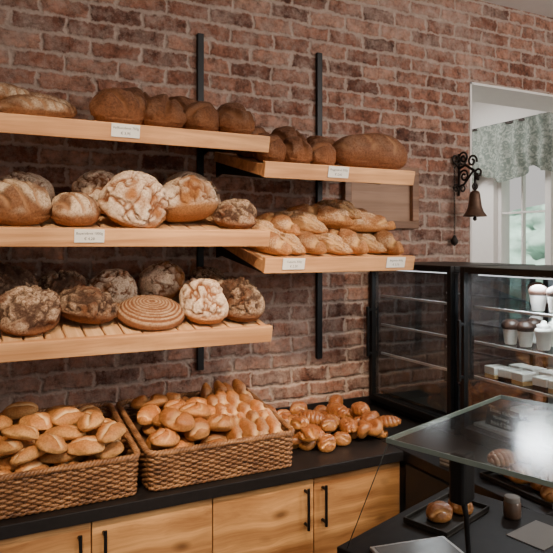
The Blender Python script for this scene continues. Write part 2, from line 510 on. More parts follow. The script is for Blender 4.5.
BM["bun1"] = loaf("bun", 0.135, 0.088, 0.056, slit(0.011, 0.010), 48, 26, 0.95, 33, 0.10, B_bun, 0.3)
BM["bun2"] = loaf("bun", 0.122, 0.094, 0.052, slit(0.008, 0.007), 48, 26, 1.0, 36, 0.10, B_bun)
BM["roll0"] = loaf("roll", 0.140, 0.090, 0.068, slit(0.028, 0.012, True), 56, 30, 0.9, 34, 0.06, B_roll)
BM["roll1"] = loaf("roll", 0.135, 0.084, 0.064, slashes(95, 0.0, 0.014, 0, 0.4), 56, 30, 0.95, 35, 0.06, B_roll)
BM["kaiser"] = loaf("kaiser_roll", 0.118, 0.115, 0.062, star(0.013), 64, 32, 1.0, 39, 0.04, B_roll)
BM["stick"] = loaf("stick", 0.215, 0.060, 0.055, slashes(60, 0.9, 0.008, 0.25, 0.45), 72, 30, 0.84, 37, 0.07, B_roll)
BM["plump"] = loaf("plump_bun", 0.085, 0.075, 0.056, slashes(120, 1.0, 0.012, 0, 0.5), 56, 30, 1.0, 38, 0.08, B_glaze)

def braid_mesh():
    vs, fs = [], []
    n = 90
    for k in range(3):
        pts, rad = [], []
        for i in range(n+1):
            t = i/n
            env = max(0.02, math.sin(math.pi*min(1, max(0, 0.03+0.94*t))))**0.45
            a = 2*math.pi*(t*2.2) + 2*math.pi*k/3
            pts.append((0.115*(t-0.5), 0.020*env*math.sin(a), 0.030+0.011*env*math.sin(2*a+0.6)))
            rad.append(0.019*env)
        tube(pts, rad, 12, False, vs, fs)
    me = pydata("plaited_pastry", vs, fs)
    set_pat(me, [(0.0, 0.0, sstep(0.0, 0.05, v[2]), 1) for v in vs])
    me.materials.append(B_glaze); return me
BM["plait"] = braid_mesh()
def knot_mesh():
    vs, fs = [], []
    n = 96; pts, rad = [], []
    for i in range(n):
        a = 2*math.pi*i/n
        pts.append((0.021*(math.sin(a)+1.3*math.sin(2*a)), 0.021*(math.cos(a)-1.3*math.cos(2*a)), 0.031-0.012*math.sin(3*a)))
        rad.append(0.020)
    tube(pts, rad, 14, True, vs, fs)
    me = pydata("knot", vs, fs)
    set_pat(me, [(0, 0, sstep(0.0, 0.06, v[2]), 1) for v in vs])
    me.materials.append(B_glaze); return me
BM["knot"] = knot_mesh()

VCACHE = {}
def verts_of(k):
    if k not in VCACHE:
        me = BM[k]; a = np.empty(len(me.vertices)*3, dtype=np.float64)
        me.vertices.foreach_get("co", a); VCACHE[k] = a.reshape(-1, 3)
    return VCACHE[k]

class Pile:
    """height-field stacking of individual things inside a local frame"""
    def __init__(s, F, x0, x1, y0, y1, base=None, cell=0.008, shrink=0.80):
        s.F, s.x0, s.x1, s.y0, s.y1, s.c = F, x0, x1, y0, y1, cell
        s.shrink = shrink
        nx = int((x1-x0)/cell)+60; ny = int((y1-y0)/cell)+60
        s.h = np.zeros((nx, ny))
        if base:
            for j in range(ny): s.h[:, j] = base(y0+(j-30)*cell)
    def rot(s, k, rz, rx, ry, sc_):
        Mx = Matrix.Rotation(rz, 3, 'Z') @ Matrix.Rotation(ry, 3, 'Y') @ Matrix.Rotation(rx, 3, 'X')
        if not isinstance(sc_, (tuple, list)): sc_ = (sc_,)*3
        A = np.array(Mx) * np.array(sc_)[None, :]
        return Mx, sc_, verts_of(k) @ A.T
    def coll(s, V):
        C = V.copy(); m = C.mean(axis=0)
        C[:, 0] = m[0]+(C[:, 0]-m[0])*s.shrink; C[:, 1] = m[1]+(C[:, 1]-m[1])*s.shrink
        return C
    def idx(s, V, x, y):
        ix = np.clip(((V[:, 0]+x-s.x0)/s.c).astype(int)+30, 1, s.h.shape[0]-2)
        iy = np.clip(((V[:, 1]+y-s.y0)/s.c).astype(int)+30, 1, s.h.shape[1]-2)
        return ix, iy
    def fit(s, C, x, y):
        ix, iy = s.idx(C, x, y)
        return float(np.max(s.h[ix, iy]-C[:, 2]))
    def put(s, k, x, y, rz=0, rx=0, ry=0, scale=1.0, name="bread_loaf", label="", cat="bread", group=None, sink=0.003, flat=False, zfix=None):
        Mx, scv, V = s.rot(k, rz, rx, ry, scale)
        C = s.coll(V)
        z = -V[:, 2].min() if flat else s.fit(C, x, y)
        if zfix is not None: z = zfix
        ix, iy = s.idx(C, x, y)
        np.maximum.at(s.h, (ix, iy), z+C[:, 2])
        for dx, dy in ((1, 0), (-1, 0), (0, 1), (0, -1)):
            np.maximum.at(s.h, (ix+dx, iy+dy), z+C[:, 2]-0.004)
        o = bpy.data.objects.new(name, BM[k])
        o.matrix_world = s.F @ Matrix.Translation((x, y, z-sink)) @ Mx.to_4x4() @ Matrix.Diagonal((*scv, 1))
        link(o); meta(o, label, cat, group)
        return o
    def pack(s, keys, n, bx, by, tries=50, tilt=0.25, zmax=9, rzr=(0, 6.28), ry0=0.0, xlim=None, **kw):
        xa, xb = xlim if xlim else (s.x0+0.03, s.x1-0.03)
        for i in range(n):
            best = None
            k = random.choice(keys)
            for t in range(tries):
                x = random.uniform(*bx); y = random.uniform(*by)
                rz = random.uniform(*rzr)
                rx, ry = random.uniform(-tilt, tilt), ry0+random.uniform(-tilt, tilt)
                q = random.uniform(0.92, 1.08)
                scl = (q*random.uniform(0.9, 1.1), q*random.uniform(0.9, 1.1), q*random.uniform(0.88, 1.08))
                V = s.rot(k, rz, rx, ry, scl)[2]
                if V[:, 0].min()+x < xa or V[:, 0].max()+x > xb: continue
                if V[:, 1].min()+y < s.y0+0.03 or V[:, 1].max()+y > s.y1-0.03: continue
                z = s.fit(s.coll(V), x, y)+V[:, 2].max()
                if best is None or z < best[0]: best = (z, x, y, rz, rx, ry, scl)
            if best and best[0] < zmax:
                _, x, y, rz, rx, ry, scl = best
                s.put(k, x, y, rz, rx, ry, scl, **kw)

# ------------------------------------------------------------------ room shell
OX0, OX1, OZ0, OZ1 = 2.53, 4.0, E-0.5, E+0.91
CE = E+1.38
TH = 0.30
me = boxes("wall_back", [(-2.5, OX0, WALL, WALL+TH, 0, CE), (OX1, 4.2, WALL, WALL+TH, 0, CE),
                         (OX0, OX1, WALL, WALL+TH, OZ1, CE), (OX0, OX1, WALL, WALL+TH, 0, OZ0)])
structure("wall_back", me, M_brick)
me = boxes("trim_1", [(OX0-0.001, OX0+0.012, WALL-0.004, WALL+TH+0.004, OZ0, OZ1),
                      (OX1-0.012, OX1+0.001, WALL-0.004, WALL+TH+0.004, OZ0, OZ1),
                      (OX0, OX1, WALL-0.004, WALL+TH+0.004, OZ1-0.012, OZ1+0.001),
                      (OX0, OX1, WALL-0.02, WALL+TH+0.004, OZ0, OZ0+0.02)])
structure("trim_1", me, M_white)
structure("floor", boxes("floor", [(-2.5, 4.4, -3.2, 5.2, -0.1, 0)]), M_floor)
structure("ceiling", boxes("ceiling", [(-2.5, 4.4, -3.2, 5.2, CE, CE+0.1)]), M_white)
structure("wall_left", boxes("wall_left", [(-2.6, -2.5, -3.2, 2.9, 0, CE)]), M_room)
structure("wall_far", boxes("wall_far", [(1.8, 4.4, 5.1, 5.2, 0, CE)]), M_white)
structure("wall_alcove", boxes("wall_alcove", [(1.7, 1.8, 2.9, 5.2, 0, CE)]), M_white)
WY0, WY1, WZ0, WZ1 = 2.95, 4.03, E-0.75, E+0.98
structure("wall_right", boxes("wall_right", [(4.2, 4.4, -3.2, WY0, 0, CE), (4.2, 4.4, WY1, 5.1, 0, CE),
                              (4.2, 4.4, WY0, WY1, 0, WZ0), (4.2, 4.4, WY0, WY1, WZ1, CE)]), M_white)
w = 0.045
fr = [(4.25, 4.31, WY0, WY0+w, WZ0, WZ1), (4.25, 4.31, WY1-w, WY1, WZ0, WZ1),
      (4.25, 4.31, WY0, WY1, WZ0, WZ0+w), (4.25, 4.31, WY0, WY1, WZ1-w, WZ1),
      (4.24, 4.31, 3.46, 3.52, WZ0, WZ1), (4.26, 4.30, 3.76, 3.778, WZ0, WZ1), (4.26, 4.30, 3.20, 3.218, WZ0, WZ1),
      (4.26, 4.30, WY0, WY1, E+0.27, E+0.288), (4.26, 4.30, WY0, WY1, E-0.2, E-0.182)]
structure("window_1", boxes("window_1", fr, 0.004), M_white)
structure("baseboard_back", boxes("baseboard_back", [(-2.5, -0.1, WALL-0.015, WALL-0.001, 0, 0.08)]), M_dark)

vs, fs = [], []
for i in range(60):
    for j in range(40):
        y = -1+12*i/59; z = 0.0+3.0*j/39
        d = 0.5*noise.noise(Vector((y*1.5, z*1.5, 3)))+0.25*noise.noise(Vector((y*5, z*5, 1)))
        vs.append((8.2+d+0.25*z, y, z*(0.8+0.2*noise.noise(Vector((y*0.8, 0, 0))))))
for i in range(59):
    for j in range(39):
        fs.append((i*40+j, (i+1)*40+j, (i+1)*40+j+1, i*40+j+1))
meta(obj("hedge", pydata("hedge", vs, fs), M_hedge), "pale green garden hedge outside the window", "hedge", None, "stuff")
meta(obj("lawn", boxes("lawn", [(4.4, 12, -3, 12, -0.15, -0.02)]), M_hedge), "green lawn outside the window", "lawn", None, "stuff")

cu = empty("curtain_valance", (4.12, 3.6, E+1.01), "grey green patterned valance gathered above the window", "curtain")
obj("curtain_rod", boxes("rod", [(-0.012, 0.012, -1.0, 1.2, 0.012, 0.036)], 0.004), M_iron, cu)
vs, fs = [], []
ny_, nz_ = 300, 18
for i in range(ny_):
    y = -0.98+2.15*i/(ny_-1)
    for j in range(nz_):
        t = j/(nz_-1)
        sw = abs(math.sin(y*5.5+0.5))
        drop = 0.40+0.10*sw+0.012*math.sin(y*33)
        a = 0.012+0.026*t*(1-0.4*t)
        vs.append((-0.02+a*math.sin(y*36+2.2*math.sin(y*5)+1.5*t*math.cos(y*5.5))+0.014*math.sin(t*8+y*11), y, 0.03-drop*t))
for i in range(ny_-1):
    for j in range(nz_-1):
        fs.append((i*nz_+j, (i+1)*nz_+j, (i+1)*nz_+j+1, i*nz_+j+1))
obj("fabric", pydata("fabric", vs, fs), M_curt, cu)

# ------------------------------------------------------------------ shelf rails + brackets
TILT = R(13)
FY = 2.08
DEP = 0.53
def bracket_mesh():
    bm = bmesh.new()
    prof = [(0.0, 0.0), (0.0, -0.085), (-0.06, -0.075), (-0.49, -0.135), (-0.50, -0.118)]
    a = [bm.verts.new((-0.004, y, z)) for y, z in prof]
    b = [bm.verts.new((0.004, y, z)) for y, z in prof]
    bm.faces.new(a); bm.faces.new(b[::-1])
    for i in range(len(prof)):
        j = (i+1) % len(prof)
        bm.faces.new((a[i], b[i], b[j], a[j]))
    bmesh.ops.recalc_face_normals(bm, faces=bm.faces)
    me = bpy.data.meshes.new("bracket"); bm.to_mesh(me); bm.free(); return me
BR = bracket_mesh()
LEFT_Z = [E+0.405, E+0.055, E-0.300]
RIGHT_Z = [E+0.312, E-0.046]
for nm, X, hs in (("a", 0.936, LEFT_Z+RIGHT_Z), ("b", 1.544, RIGHT_Z)):
    rl = empty("wall_rail", (X, WALL, E-0.55), "black slotted steel upright screwed to the brick wall", "shelf rail", "shelf uprights")
    obj("rail", boxes("rail", [(-0.014, 0.014, -0.022, -0.001, 0, 1.48)], 0.002), M_black, rl)
    for h in hs:
        dx = 0.0
        if nm == "a": dx = 0.012 if h in LEFT_Z else 0.078
        z = h + math.sin(TILT)*DEP - 0.045 - (E-0.55)
        obj("bracket", BR, M_black, rl, (dx, -0.012, z))
    if nm == "a":
        obj("bracket_tie", boxes("tie", [(0, 0.08, -0.022, -0.012, 0.6, 0.606)]), M_black, rl)

def make_shelf(X0, X1, zf, label):
    s = empty("bread_shelf", (X0, FY, zf), label, "shelf", "wall shelves")
    s.rotation_euler = (TILT, 0, 0)
    Lx = X1-X0
    obj("front_board", boxes("front_board", [(0, Lx, -0.02, 0.004, -0.058, 0.002)], 0.003), M_shelf, s)
    obj("end_board", boxes("end_board", [(0, 0.02, 0.004, DEP-0.02, -0.055, -0.012)], 0.002), M_shelf, s)
    obj("end_board", boxes("end_board", [(Lx-0.02, Lx, 0.004, DEP-0.02, -0.055, -0.012)], 0.002), M_shelf, s)
    sl = []
    n = int((Lx-0.04)/0.062)
    p = (Lx-0.04)/n
    for i in range(n):
        sl.append((0.02+i*p+0.003, 0.02+(i+1)*p-0.003, 0.004, DEP-0.03, -0.032, -0.014))
    obj("slats", boxes("slats", sl, 0.003, 1), M_slat, s)
    obj("cross_rail", boxes("cross_rail", [(0.02, Lx-0.02, 0.10, 0.14, -0.05, -0.033), (0.02, Lx-0.02, DEP-0.10, DEP-0.06, -0.05, -0.033)]), M_slat, s)
    F = Matrix.Translation((0, FY, zf)) @ Matrix.Rotation(TILT, 4, 'X') @ Matrix.Translation((0, 0, -0.013))
    return Pile(F, X0, X1, 0.0, DEP, shrink=0.72)

S1 = make_shelf(-0.55, 1.02, LEFT_Z[0], "tilted oak bread shelf holding dark loaves")
S2 = make_shelf(-0.55, 1.02, LEFT_Z[1], "tilted oak bread shelf holding floured round loaves")
S3 = make_shelf(-0.55, 1.03, LEFT_Z[2], "tilted slatted oak bread shelf holding dark cracked loaves")
S4 = make_shelf(1.00, 1.70, RIGHT_Z[0], "short tilted oak shelf holding small brown loaves")
S5 = make_shelf(1.00, 1.70, RIGHT_Z[1], "short tilted oak shelf holding long golden loaves")

L_FL = "round rustic loaf with cracked white floured crust"
L_DK = "dark round rye loaf with floury cracked crust"
L_DO = "dark brown crusty loaf on the oak shelf"
L_SC = "brown oval loaf with flour dusted slashes"
L_BT = "long flour dusted loaf with slashes across"
L_GO = "long golden baguette style loaf on the short shelf"
def SP(S, g, items):
    for it in items:
        k, x, y, rz, scl, lab = it[:6]
        rx = it[6] if len(it) > 6 else 0
        s3 = (scl*random.uniform(0.97, 1.03), scl*random.uniform(0.97, 1.03), scl*random.uniform(0.94, 1.05))
        S.put(k, x, y, R(rz), R(rx), 0, s3, "bread_loaf", lab, "bread", g, flat=True)

g1 = "loaves on the top shelf"
SP(S1, g1, [
    ("scored", -0.30, 0.15, 10, 1.0, L_SC), ("log", 0.05, 0.40, 12, 0.8, "smooth brown oblong loaf"),
    ("baton", 0.215, 0.11, 16, 0.98, L_BT), ("baton", -0.07, 0.12, 5, 1.0, L_BT), ("baton", 0.08, 0.23, 10, 1.0, L_BT),
    ("baton", 0.25, 0.30, 20, 1.0, L_BT),
    ("darkoval", 0.495, 0.13, 20, 1.05, L_DO), ("darkoval2", 0.65, 0.12, 0, 1.05, L_DO),
    ("darkoval", 0.80, 0.13, 75, 1.02, L_DO), ("darkoval2", 0.935, 0.12, 60, 1.0, L_DO),
    ("darkoval2", 0.60, 0.33, 40, 1.15, L_DO), ("darkoval", 0.80, 0.34, 0, 1.15, L_DO),
])
S1.put("baton", 0.10, 0.155, R(20), 0, 0, 0.95, "bread_loaf", "long flour dusted loaf resting on others", "bread", g1, sink=0.024)
SP(S2, "loaves on the middle shelf", [
    ("boule1", 0.20, 0.36, 30, 0.95, L_FL), ("boule2", 0.45, 0.355, 80, 1.0, L_FL, 20), ("boule0", 0.82, 0.355, 140, 1.05, L_FL, 22), ("small", 0.64, 0.40, 140, 1.1, L_SC),
    ("scored", -0.03, 0.13, -35, 1.0, L_SC), ("scored", 0.165, 0.13, 15, 1.05, L_SC), ("small", 0.345, 0.12, 60, 1.1, "small round brown loaf with flour"),
    ("boule0", 0.54, 0.145, 20, 1.08, "large round loaf with thick white flour", 24), ("boule1", 0.762, 0.14, 200, 1.04, "round floured loaf with brown cracks", 22),
    ("dark1", 0.935, 0.12, 50, 0.86, "low dark round loaf"),
])
SP(S3, "loaves on the lower shelf", [
    ("dark0", 0.12, 0.385, 0, 1.15, L_DK, 20), ("dark2", 0.34, 0.40, 50, 1.0, L_DK), ("boule2", 0.52, 0.37, 10, 0.85, L_FL, 10),
    ("boule1", 0.74, 0.40, 260, 0.92, L_FL, 18), ("dark1", 0.92, 0.41, 100, 0.95, L_DK, 15),
    ("dark2", -0.02, 0.17, 200, 1.0, L_DK, 10), ("dark1", 0.19, 0.155, 10, 1.05, L_DK, 14), ("dark0", 0.38, 0.175, 130, 1.02, "dark cracked loaf dusted with flour", 12),
    ("ring", 0.615, 0.155, 0, 1.03, "flat round loaf with concentric flour rings", 6),
    ("floured_oval", 0.815, 0.16, 84, 1.0, "oval floured loaf with brown cracks", 0), ("brown_oval", 0.957, 0.155, 94, 1.0, "oval dark loaf with flour patches"),
])
SP(S4, "loaves on the upper short shelf", [
    ("darkoval", 1.10, 0.33, 90, 1.15, L_DO), ("darkoval2", 1.27, 0.33, 30, 1.15, L_DO), ("darkoval", 1.45, 0.36, 0, 1.0, L_DO),
    ("darkoval", 1.08, 0.12, 80, 0.90, "small dark brown loaf"), ("darkoval2", 1.195, 0.11, 20, 0.88, "small dark round loaf"),
    ("darkoval", 1.31, 0.10, 50, 0.82, "small round brown loaf"), ("log", 1.56, 0.13, -12, 1.12, "large smooth brown oblong loaf"),
    ("darkoval2", 1.40, 0.22, 100, 0.95, "small dark round loaf"),
])
gL = "long loaves on the lower short shelf"
def rs(a):
    return (a*random.uniform(0.92, 1.05), a*random.uniform(0.9, 1.08), a*random.uniform(0.9, 1.08))
for i in range(7):
    x = 1.075+i*0.092
    S5.put("long%d" % (i % 2), x, 0.155+0.010*(i % 3), R(106+random.uniform(-10, 10)), 0, 0, rs(0.98), "bread_loaf", L_GO, "bread", gL, flat=True)
for i in range(6):
    S5.put("long%d" % ((i+1) % 2), 1.08+i*0.105, 0.40, R(100+random.uniform(-12, 12)), 0, 0, rs(0.95), "bread_loaf", L_GO, "bread", gL, flat=True)
for i in range(5):
    S5.put("long%d" % ((i+1) % 2), 1.085+i*0.098, 0.27, R(116+random.uniform(-14, 14)), 0, 0, rs(0.95), "bread_loaf", L_GO, "bread", gL, sink=0.030)
S5.put("baguette", 1.51, 0.20, R(-22), 0, 0, 1.0, "bread_loaf", "thick rough crusted baguette lying across other loaves", "bread", gL, zfix=0.078, sink=0.0)
S5.put("baguette", 1.50, 0.315, R(-14), 0, 0, 1.0, "bread_loaf", "thick rough crusted baguette lying across other loaves", "bread", gL, zfix=0.085, sink=0.0)

# ------------------------------------------------------------------ price tags
def text_mesh(body, size, mat, align='CENTER'):
    c = bpy.data.curves.new("txt", 'FONT'); c.body = body; c.size = size; c.align_x = align
    c.resolution_u = 2
    o = bpy.data.objects.new("txt", c); link(o)
    bpy.context.view_layer.update()
    dg = bpy.context.evaluated_depsgraph_get()
    me = bpy.data.meshes.new_from_object(o.evaluated_get(dg))
    bpy.data.objects.remove(o)
    me.materials.clear(); me.materials.append(mat)
    return me

def tag(X, zf, l1, l2, wid=0.095):
    t = empty("price_tag", (X, FY-0.0205, zf-0.004), "white paper price tag clipped to the oak shelf lip", "price tag", "shelf price tags")
    t.rotation_euler = (TILT, 0, 0)
    h = 0.044
    obj("card", boxes("card", [(-wid/2, wid/2, -0.003, 0.0, -h, 0)], 0.0008, 1), M_card, t)
    obj("lettering", text_mesh(l1, 0.0115, M_ink), M_ink, t, (0, -0.0036, -0.017), (R(90), 0, 0))
    obj("lettering", text_mesh(l2, 0.0125, M_ink), M_ink, t, (0, -0.0036, -0.035), (R(90), 0, 0))
tag(0.485, LEFT_Z[0], "Vollkornbrot 750g", "€ 3,95")
tag(0.368, LEFT_Z[1], "Bauernbrot 1000g", "€ 4,20")
tag(1.32, RIGHT_Z[0], "Roggenbrot 500g", "€ 2,60")
tag(1.12, RIGHT_Z[1], "Ciabatta 300g", "€ 2,20")
tag(1.60, RIGHT_Z[1], "Baguette 400g", "€ 3,10")

# ------------------------------------------------------------------ counter and cabinets
CT = E-0.81
CF = 1.95
wt = empty("worktop", (0, 0, 0), "black stone worktop running along the brick wall", "worktop")
obj("slab", boxes("worktop", [(-0.3, 1.55, CF, WALL-0.002, CT-0.04, CT)], 0.003), M_top, wt)
obj("slab_return", boxes("slab2", [(1.552, 2.48, 1.30, WALL-0.002, CT-0.04, CT)], 0.003), M_top, wt)
obj("upstand", boxes("upstand", [(-0.3, 2.48, WALL-0.014, WALL-0.003, CT+0.001, CT+0.045)], 0.002), M_top, wt)

def cabinet(X0, X1):
    c = empty("base_cabinet", (X0, CF+0.02, 0), "oak base cabinet with black bar handles under the worktop", "cabinet", "base cabinets")
    Wd = X1-X0
    top = CT-0.041
    obj("body", boxes("body", [(0.002, Wd-0.002, 0.02, 0.60, 0.09, top), (0.002, Wd-0.002, 0.06, 0.60, 0, 0.09)]), M_dark, c)
    for k in (0, 1):
        a, b = k*Wd/2+0.002, (k+1)*Wd/2-0.002
        d = empty("door", (a, 0, 0.10), None, None); d.parent = c
        obj("door_panel", boxes("door_panel", [(0, b-a, 0, 0.018, 0, top-0.10-0.006)], 0.0015), M_cab, d)
        hx = (b-a)-0.035 if k == 0 else 0.035
        hz = top-0.10-0.03
        vs, fs = [], []
        for (p0, p1) in (((hx, -0.028, hz-0.15), (hx, -0.028, hz)), ((hx, 0.0, hz-0.135), (hx, -0.028, hz-0.135)), ((hx, 0.0, hz-0.015), (hx, -0.028, hz-0.015))):
            tube([p0, p1], 0.0055, 12, False, vs, fs)
        obj("handle", pydata("handle", vs, fs, False), M_black, d)["label"] = "black bar handle"
cabinet(-0.042, 0.757)
cabinet(0.757, 1.549)
c = empty("corner_cabinet", (1.552, 1.31, 0), "black base cabinet under the display fridges", "cabinet")
obj("body", boxes("body", [(0.02, 0.9, 0, 1.27, 0.09, CT-0.041), (0.07, 0.9, 0, 1.27, 0, 0.09)], 0.002), M_dark, c)
obj("door", boxes("door", [(0, 0.018, 0.01, 0.31, 0.11, CT-0.05)], 0.002), M_dark, c)
obj("door", boxes("door", [(0, 0.018, 0.32, 0.63, 0.11, CT-0.05)], 0.002), M_dark, c)

# ------------------------------------------------------------------ wicker baskets
BW, BD = 0.56, 0.485
def rrect(w_, d_, r, n):
    P = []
    cs = [(w_/2-r, -d_/2+r, -90), (w_/2-r, d_/2-r, 0), (-w_/2+r, d_/2-r, 90), (-w_/2+r, -d_/2+r, 180)]
    for cx, cy, a0 in cs:
        for k in range(9):
            a = R(a0+90*k/8)
            P.append(((cx+r*math.cos(a), cy+r*math.sin(a)), (math.cos(a), math.sin(a))))
    pts = [p[0] for p in P]; nr = [p[1] for p in P]
    pts.append(pts[0]); nr.append(nr[0])
    cum = [0]
    for i in range(len(pts)-1): cum.append(cum[-1]+math.dist(pts[i], pts[i+1]))
    out = []
    j = 0
    for i in range(n):
        s = cum[-1]*i/n
        while cum[j+1] < s: j += 1
        t = (s-cum[j])/max(1e-9, cum[j+1]-cum[j])
        out.append((pts[j][0]*(1-t)+pts[j+1][0]*t, pts[j][1]*(1-t)+pts[j+1][1]*t, nr[j][0]*(1-t)+nr[j+1][0]*t, nr[j][1]*(1-t)+nr[j+1][1]*t))
    return out
def Hb(y): return 0.130 + 0.070*(y+BD/2)/BD
def basket_meshes():
    nst = 92; per = 4
    base = rrect(BW-0.035, BD-0.035, 0.025, nst*per)
    vs, fs = [], []
    rows = 15
    def pt(b, fz, off):
        fl = 0.008*fz
        z = 0.006+fz*(Hb(b[1])-0.012)
        return (b[0]+b[2]*(fl+off), b[1]+b[3]*(fl+off), z)
    for k in range(rows):
        pts = []
        for i, b in enumerate(base):
            off = 0.0048*math.cos(math.pi*i/per + math.pi*k)
            pts.append(pt(b, (k+0.5)/rows, off))
        tube(pts, 0.0050, 6, True, vs, fs)
    for s in range(nst):
        b = base[s*per]
        tube([pt(b, f, 0) for f in (0, 0.33, 0.66, 1.0)], 0.003, 5, False, vs, fs)
    body = pydata("body", vs, fs)
    vs, fs = [], []
    n = nst*7
    bb = rrect(BW-0.035, BD-0.035, 0.025, n)
    for ph in range(3):
        pts = []
        for i, b in enumerate(bb):
            a = 2*math.pi*(i/n*54)+ph*2*math.pi/3
            q = pt(b, 1.0, 0.006*math.cos(a))
            pts.append((q[0], q[1], q[2]+0.006*math.sin(a)))
        tube(pts, 0.0058, 6, True, vs, fs)
    for ph in range(2):
        pts = []
        for i, b in enumerate(bb[::2]):
            a = 2*math.pi*(i/(n/2)*46)+ph*math.pi
            q = pt(b, 0.0, 0.005*math.cos(a))
            pts.append((q[0], q[1], q[2]+0.003+0.004*math.sin(a)))
        tube(pts, 0.0045, 6, True, vs, fs)
    rim = pydata("rim", vs, fs)
    x, y = BW/2-0.024, BD/2-0.024
    vs = [(-x, -y, 0.055), (x, -y, 0.055), (x, y, 0.115), (-x, y, 0.115), (-x, -y, 0.045), (x, -y, 0.045), (x, y, 0.105), (-x, y, 0.105)]
    fs = [(0, 1, 2, 3), (7, 6, 5, 4), (0, 4, 5, 1), (1, 5, 6, 2), (2, 6, 7, 3), (3, 7, 4, 0)]
    fl = pydata("inner_floor", vs, fs, False)
    return body, rim, fl
KB, KR, KF = basket_meshes()
for me_, mt in ((KB, M_wick), (KR, M_wick), (KF, M_wickd)): me_.materials.append(mt)
def fl_z(y): return 0.056+0.06*(y+BD/2-0.024)/(BD-0.048)
def basket(cx, label):
    cy = 1.985+BD/2-0.01
    b = empty("wicker_basket", (cx, cy, CT), label, "basket", "wicker bread baskets")
    obj("body", KB, None, b); obj("rim", KR, None, b); obj("inner_floor", KF, None, b)
    F = Matrix.Translation((cx, cy, CT))
    return Pile(F, -BW/2, BW/2, -BD/2, BD/2, base=fl_z, shrink=0.74)
P1 = basket(0.240, "brown wicker basket heaped with small oval rolls")
P2 = basket(0.812, "brown wicker basket heaped with golden rolls and sticks")
P1.pack(["bun0", "bun1", "bun2"], 56, (-0.22, 0.22), (-0.19, 0.18), 90, 0.35, 0.262,
        name="bread_roll", label="pale golden oval roll with a slit top", cat="bread roll", group="rolls in the wicker basket")
P2.pack(["roll0", "roll1", "kaiser"], 32, (-0.22, 0.05), (-0.19, 0.18), 90, 0.35, 0.245, xlim=(-0.255, 0.085),
        name="bread_roll", label="shiny golden roll with a deep crease", cat="bread roll", group="creased rolls in the wicker basket")
for ri, yy in enumerate((0.130, 0.040, -0.055, -0.125)):
    for i in range(4):
        up = (46, 38, 30, 16)[ri]+random.uniform(-8, 8)
        x = 0.072 + i*0.051 + random.uniform(-0.010, 0.010) - (0.012 if ri % 2 else 0)
        rz = R(97+random.uniform(-20, 20))
        P2.put("stick", x, yy+random.uniform(-0.015, 0.015), rz, 0, R(-up), rs(0.98), zfix=fl_z(yy)+0.040+random.uniform(0, 0.012), sink=0.0,
               name="bread_stick", label="slim golden bread stick standing in the basket", cat="bread", group="bread sticks in the wicker basket")

# pastries on worktop
PT = Pile(Matrix.Translation((0, 0, CT)), 1.10, 1.68, 2.02, 2.55, shrink=0.75)
PT.pack(["knot", "plait", "plump"], 38, (1.15, 1.64), (2.08, 2.50), 80, 0.25, 0.115,
        name="glazed_pastry", label="shiny glazed golden pastry piled on the black worktop", cat="pastry", group="pastries on the worktop")

# ------------------------------------------------------------------ wall panel
f = empty("wooden_wall_panel", (1.68, WALL-0.001, E+0.085), "small framed wooden board hung on the brick wall", "framed board")
w_, h_ = 0.46, 0.32
obj("frame", boxes("frame", [(0, w_, -0.035, 0, 0, 0.04), (0, w_, -0.035, 0, h_-0.04, h_), (0, 0.04, -0.035, 0, 0.04, h_-0.04), (w_-0.04, w_, -0.035, 0, 0.04, h_-0.04)], 0.004), M_frame, f)
obj("board", boxes("board", [(0.039, w_-0.039, -0.010, 0, 0.039, h_-0.039)]), M_panel, f)

# ------------------------------------------------------------------ bell
b = empty("wall_bell", (2.44, WALL, E+0.30), "old brass bell hanging from an ornate wrought iron bracket", "bell")
vs, fs = [], []
def spiral(cx, cz, r0, turns, y, start=0, sgn=1, n=40):
    return [(cx + r0*(1-0.75*i/n)*math.cos(start+sgn*turns*2*math.pi*i/n), y, cz + r0*(1-0.75*i/n)*math.sin(start+sgn*turns*2*math.pi*i/n)) for i in range(n+1)]
def spiral_y(cy, cz, r0, turns, start=0, sgn=1, n=40):
    return [(0, cy + r0*(1-0.75*i/n)*math.cos(start+sgn*turns*2*math.pi*i/n), cz + r0*(1-0.75*i/n)*math.sin(start+sgn*turns*2*math.pi*i/n)) for i in range(n+1)]
tube([(0, -0.008, -0.03), (0, -0.012, 0.02), (0, -0.012, 0.20)], 0.007, 8, False, vs, fs)
tube([(0, -0.01, 0.12), (0, -0.06, 0.135), (0, -0.12, 0.10), (0, -0.155, 0.055)], 0.008, 8, False, vs, fs)
tube([(0, -0.01, 0.02), (0, -0.05, 0.03), (0, -0.09, 0.07), (0, -0.12, 0.10)], 0.006, 8, False, vs, fs)
tube(spiral_y(-0.05, 0.075, 0.036, 1.4), 0.006, 6, False, vs, fs)
tube(spiral_y(-0.11, 0.150, 0.034, 1.3, 3.4, -1), 0.006, 6, False, vs, fs)
tube(spiral_y(-0.045, 0.175, 0.034, 1.3, 0.4, 1), 0.006, 6, False, vs, fs)
tube(spiral_y(-0.155, 0.08, 0.032, 1.3, -1.6, 1), 0.006, 6, False, vs, fs)
tube(spiral(0.026, 0.17, 0.030, 1.3, -0.014, 3.1), 0.006, 6, False, vs, fs)
tube(spiral(-0.026, 0.17, 0.030, 1.3, -0.014, 0, -1), 0.006, 6, False, vs, fs)
tube(spiral(0.022, 0.01, 0.024, 1.3, -0.014, 3.1, -1), 0.005, 6, False, vs, fs)
tube(spiral(-0.022, 0.01, 0.024, 1.3, -0.014, 0), 0.005, 6, False, vs, fs)
obj("bracket", pydata("bracket", vs, fs), M_iron, b)
